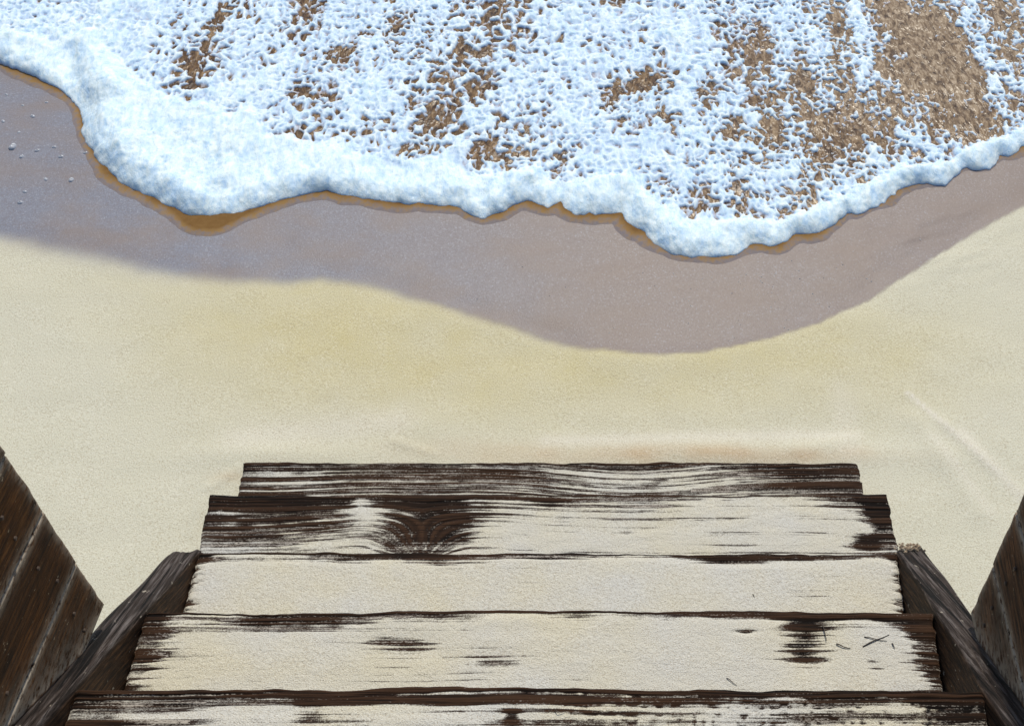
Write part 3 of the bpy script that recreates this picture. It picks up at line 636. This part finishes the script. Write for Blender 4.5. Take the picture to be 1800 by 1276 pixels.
# ------------------------------------------------------------------ small things
def tube(name, pts, rad, mat):
    v, f = [], []; n = 6
    for i, p in enumerate(pts):
        a = Vector(pts[min(i + 1, len(pts) - 1)]) - Vector(pts[max(i - 1, 0)]); a.normalize()
        u = a.cross(Vector((0, 0, 1))).normalized(); w_ = a.cross(u)
        r_ = rad * (1 - 0.55 * i / (len(pts) - 1))
        for j in range(n):
            t_ = 2 * math.pi * j / n; q = Vector(p) + u * math.cos(t_) * r_ + w_ * math.sin(t_) * r_; v.append(tuple(q))
    for i in range(len(pts) - 1):
        for j in range(n): f.append((i * n + j, i * n + (j + 1) % n, i * n + n + (j + 1) % n, i * n + n + j))
    f.append(tuple(range(n))[::-1]); f.append(tuple(range((len(pts) - 1) * n, len(pts) * n)))
    me = bpy.data.meshes.new(name); me.from_pydata(v, [], f); me.update(); me.materials.append(mat)
    o = bpy.data.objects.new(name, me); COL.objects.link(o); return o
TWK = 0.75
TW = [(3, [(1517, 1136), (1540, 1124), (1563, 1115)], 0.0015, 'longer dark twig of the crossed pair on the second nearest tread'),
      (3, [(1519, 1119), (1540, 1123), (1559, 1126)], 0.0011, 'shorter dark twig lying under the crossed pair on the second nearest tread'),
      (3, [(1446, 1098), (1450, 1112), (1453, 1126)], 0.0013, 'upright reddish twig beside the bare wood patch of the second nearest tread'),
      (3, [(1470, 1131), (1482, 1136), (1495, 1139)], 0.0016, 'short thick twig pointing from bare wood patch to the crossed twigs'),
      (3, [(1568, 1130), (1571, 1135), (1573, 1139)], 0.0013, 'tiny twig stub just right of the crossed twigs'),
      (3, [(1277, 1191), (1285, 1196), (1295, 1204)], 0.0011, 'thin curved twig hanging at the back of the second nearest tread'),
      (2, [(1323, 1044), (1325, 1047), (1327, 1051)], 0.0010, 'tiny dark twig alone on the sand of the middle tread'),
      (4, [(975, 1246), (980, 1251), (992, 1249)], 0.0010, 'small bent twig on the sand of the nearest tread')]
for k, pts, rad, label in TW:
    z = TR[k]['z'] + 0.0034
    q = [tuple(P(a, b, z + (0.0012 if i == 1 else 0.0))) for i, (a, b) in enumerate(pts)]
    q = [q[0], tuple((np.array(q[0]) + q[1]) / 2 + np.array([0, 0.0006, 0.0005])), q[1], tuple((np.array(q[1]) + q[2]) / 2 - np.array([0, 0.0006, 0])), q[2]]
    tag(tube('twig', q, rad * TWK, M_TWIG), label, 'twig', 'dry twigs lying on the sandy treads')

def lump(name, c, r, mat, seed, flat=0.7):
    rr = random.Random(seed); v, f = [], []; n, m = 10, 5
    ph = rr.uniform(0, 6)
    for i in range(m + 1):
        a = math.pi / 2 * i / m
        for j in range(n):
            b = 2 * math.pi * j / n; k = r * (1 + 0.16 * math.sin(2 * b + ph) + rr.uniform(-0.06, 0.06))
            v.append((c[0] + k * math.cos(a) * math.cos(b), c[1] + k * math.cos(a) * math.sin(b), c[2] + flat * k * math.sin(a)))
    for i in range(m):
        for j in range(n): f.append((i * n + j, i * n + (j + 1) % n, i * n + n + (j + 1) % n, i * n + n + j))
    me = bpy.data.meshes.new(name); me.from_pydata(v, [], f); me.update(); me.materials.append(mat)
    for p_ in me.polygons: p_.use_smooth = True
    o = bpy.data.objects.new(name, me); COL.objects.link(o); return o
for i, (px, py, r_) in enumerate([(22, 258, 10), (65, 264, 6), (38, 275, 6), (95, 258, 5), (107, 275, 6), (80, 314, 5), (125, 316, 7), (43, 336, 5), (35, 355, 6), (57, 203, 6), (5, 212, 5), (39, 183, 4), (10, 163, 4), (81, 178, 4), (150, 268, 5), (33, 232, 4)]):
    c = P(px, py); c[2] = float(beach_height(np.array([c[0]]), np.array([c[1]]))[0]) - 0.001
    tag(lump('foam_bubble', c, r_ / 820, M_BUBBLE, i), 'largest pale foam bubble on the wet sand, close to the left edge' if i == 0 else 'pale foam bubble touching the edge of the big foam lobe' if i == 14 else 'tiny pale foam bubble among others on the wet sand left of the foam lobe', 'bubble', 'foam bubbles on the wet sand')
# shell grit on the wet sand: too fine to count
rr = random.Random(3); v, f = [], []
spots = [(1330, 480), (1340, 497), (1358, 504), (1295, 498), (1430, 474), (1420, 453), (1500, 441), (1480, 461), (1485, 460), (1388, 508), (1250, 505), (1515, 482), (1527, 483), (1618, 419), (1640, 420), (1287, 515), (1470, 470), (1360, 500), (1390, 510), (1300, 462), (960, 520), (1193, 507), (1095, 575), (1080, 590), (350, 494), (340, 492), (490, 493), (470, 492), (380, 493), (595, 490)]
spots += [(rr.uniform(0, 1500), rr.uniform(400, 600)) for _ in range(170)]
spots += [(rr.gauss(1400, 130), rr.gauss(500, 45)) for _ in range(90)]
for px, py in spots:
    c = P(px, py)
    s_ = float(sdist(WETLINE, np.array([c[0]]), np.array([c[1]]))[0]); s2 = float(sdist(FRONT, np.array([c[0]]), np.array([c[1]]))[0])
    if s_ < 0.01 or s2 > -0.06: continue
    c[2] = float(beach_height(np.array([c[0]]), np.array([c[1]]))[0])
    a = rr.uniform(0, 3.14); L_ = rr.uniform(0.0012, 0.0035); W_ = L_ * rr.uniform(0.35, 0.7); b0 = len(v)
    for q in range(6):
        t_ = q * math.pi / 3; ux, uy = L_ * math.cos(t_), W_ * math.sin(t_)
        v.append((c[0] + ux * math.cos(a) - uy * math.sin(a), c[1] + ux * math.sin(a) + uy * math.cos(a), c[2] - 0.0005))
    v.append((c[0], c[1], c[2] + L_ * 0.7))
    for q in range(6): f.append((b0 + q, b0 + (q + 1) % 6, b0 + 6))
me = bpy.data.meshes.new('shell_grit'); me.from_pydata(v, [], f); me.update(); me.materials.append(M_SHELL)
o = bpy.data.objects.new('shell_grit', me); COL.objects.link(o); tag(o, 'tiny white shell fragments scattered over the wet sand', kind='stuff')
# crumbs of sand and weed caught at the sea end of the right stringer
hv, hf = [], []
rr = random.Random(12)
for i in range(60):
    q = P(1598 + rr.gauss(0, 11), 961 + rr.gauss(0, 4), 0.413); r_ = rr.uniform(0.0015, 0.0045); b0 = len(hv)
    for a, b, c_ in ((1, 0, 0), (-1, 0, 0), (0, 1, 0), (0, -1, 0), (0, 0, 1), (0, 0, -1)):
        k = r_ * rr.uniform(0.6, 1.3); hv.append((q[0] + a * k, q[1] + b * k, q[2] + c_ * k * 0.8))
    for tri in ((0, 2, 4), (2, 1, 4), (1, 3, 4), (3, 0, 4), (2, 0, 5), (1, 2, 5), (3, 1, 5), (0, 3, 5)): hf.append(tuple(b0 + t_ for t_ in tri))
me = bpy.data.meshes.new('sand_crumbs'); me.from_pydata(hv, [], hf); me.update(); me.materials.append(mat_plain('weedy_crumbs', (0.36, 0.28, 0.19)))
o = bpy.data.objects.new('sand_crumbs', me); COL.objects.link(o); tag(o, 'brown crumbs of sand and weed heaped on the sea end of the right stringer', kind='stuff')
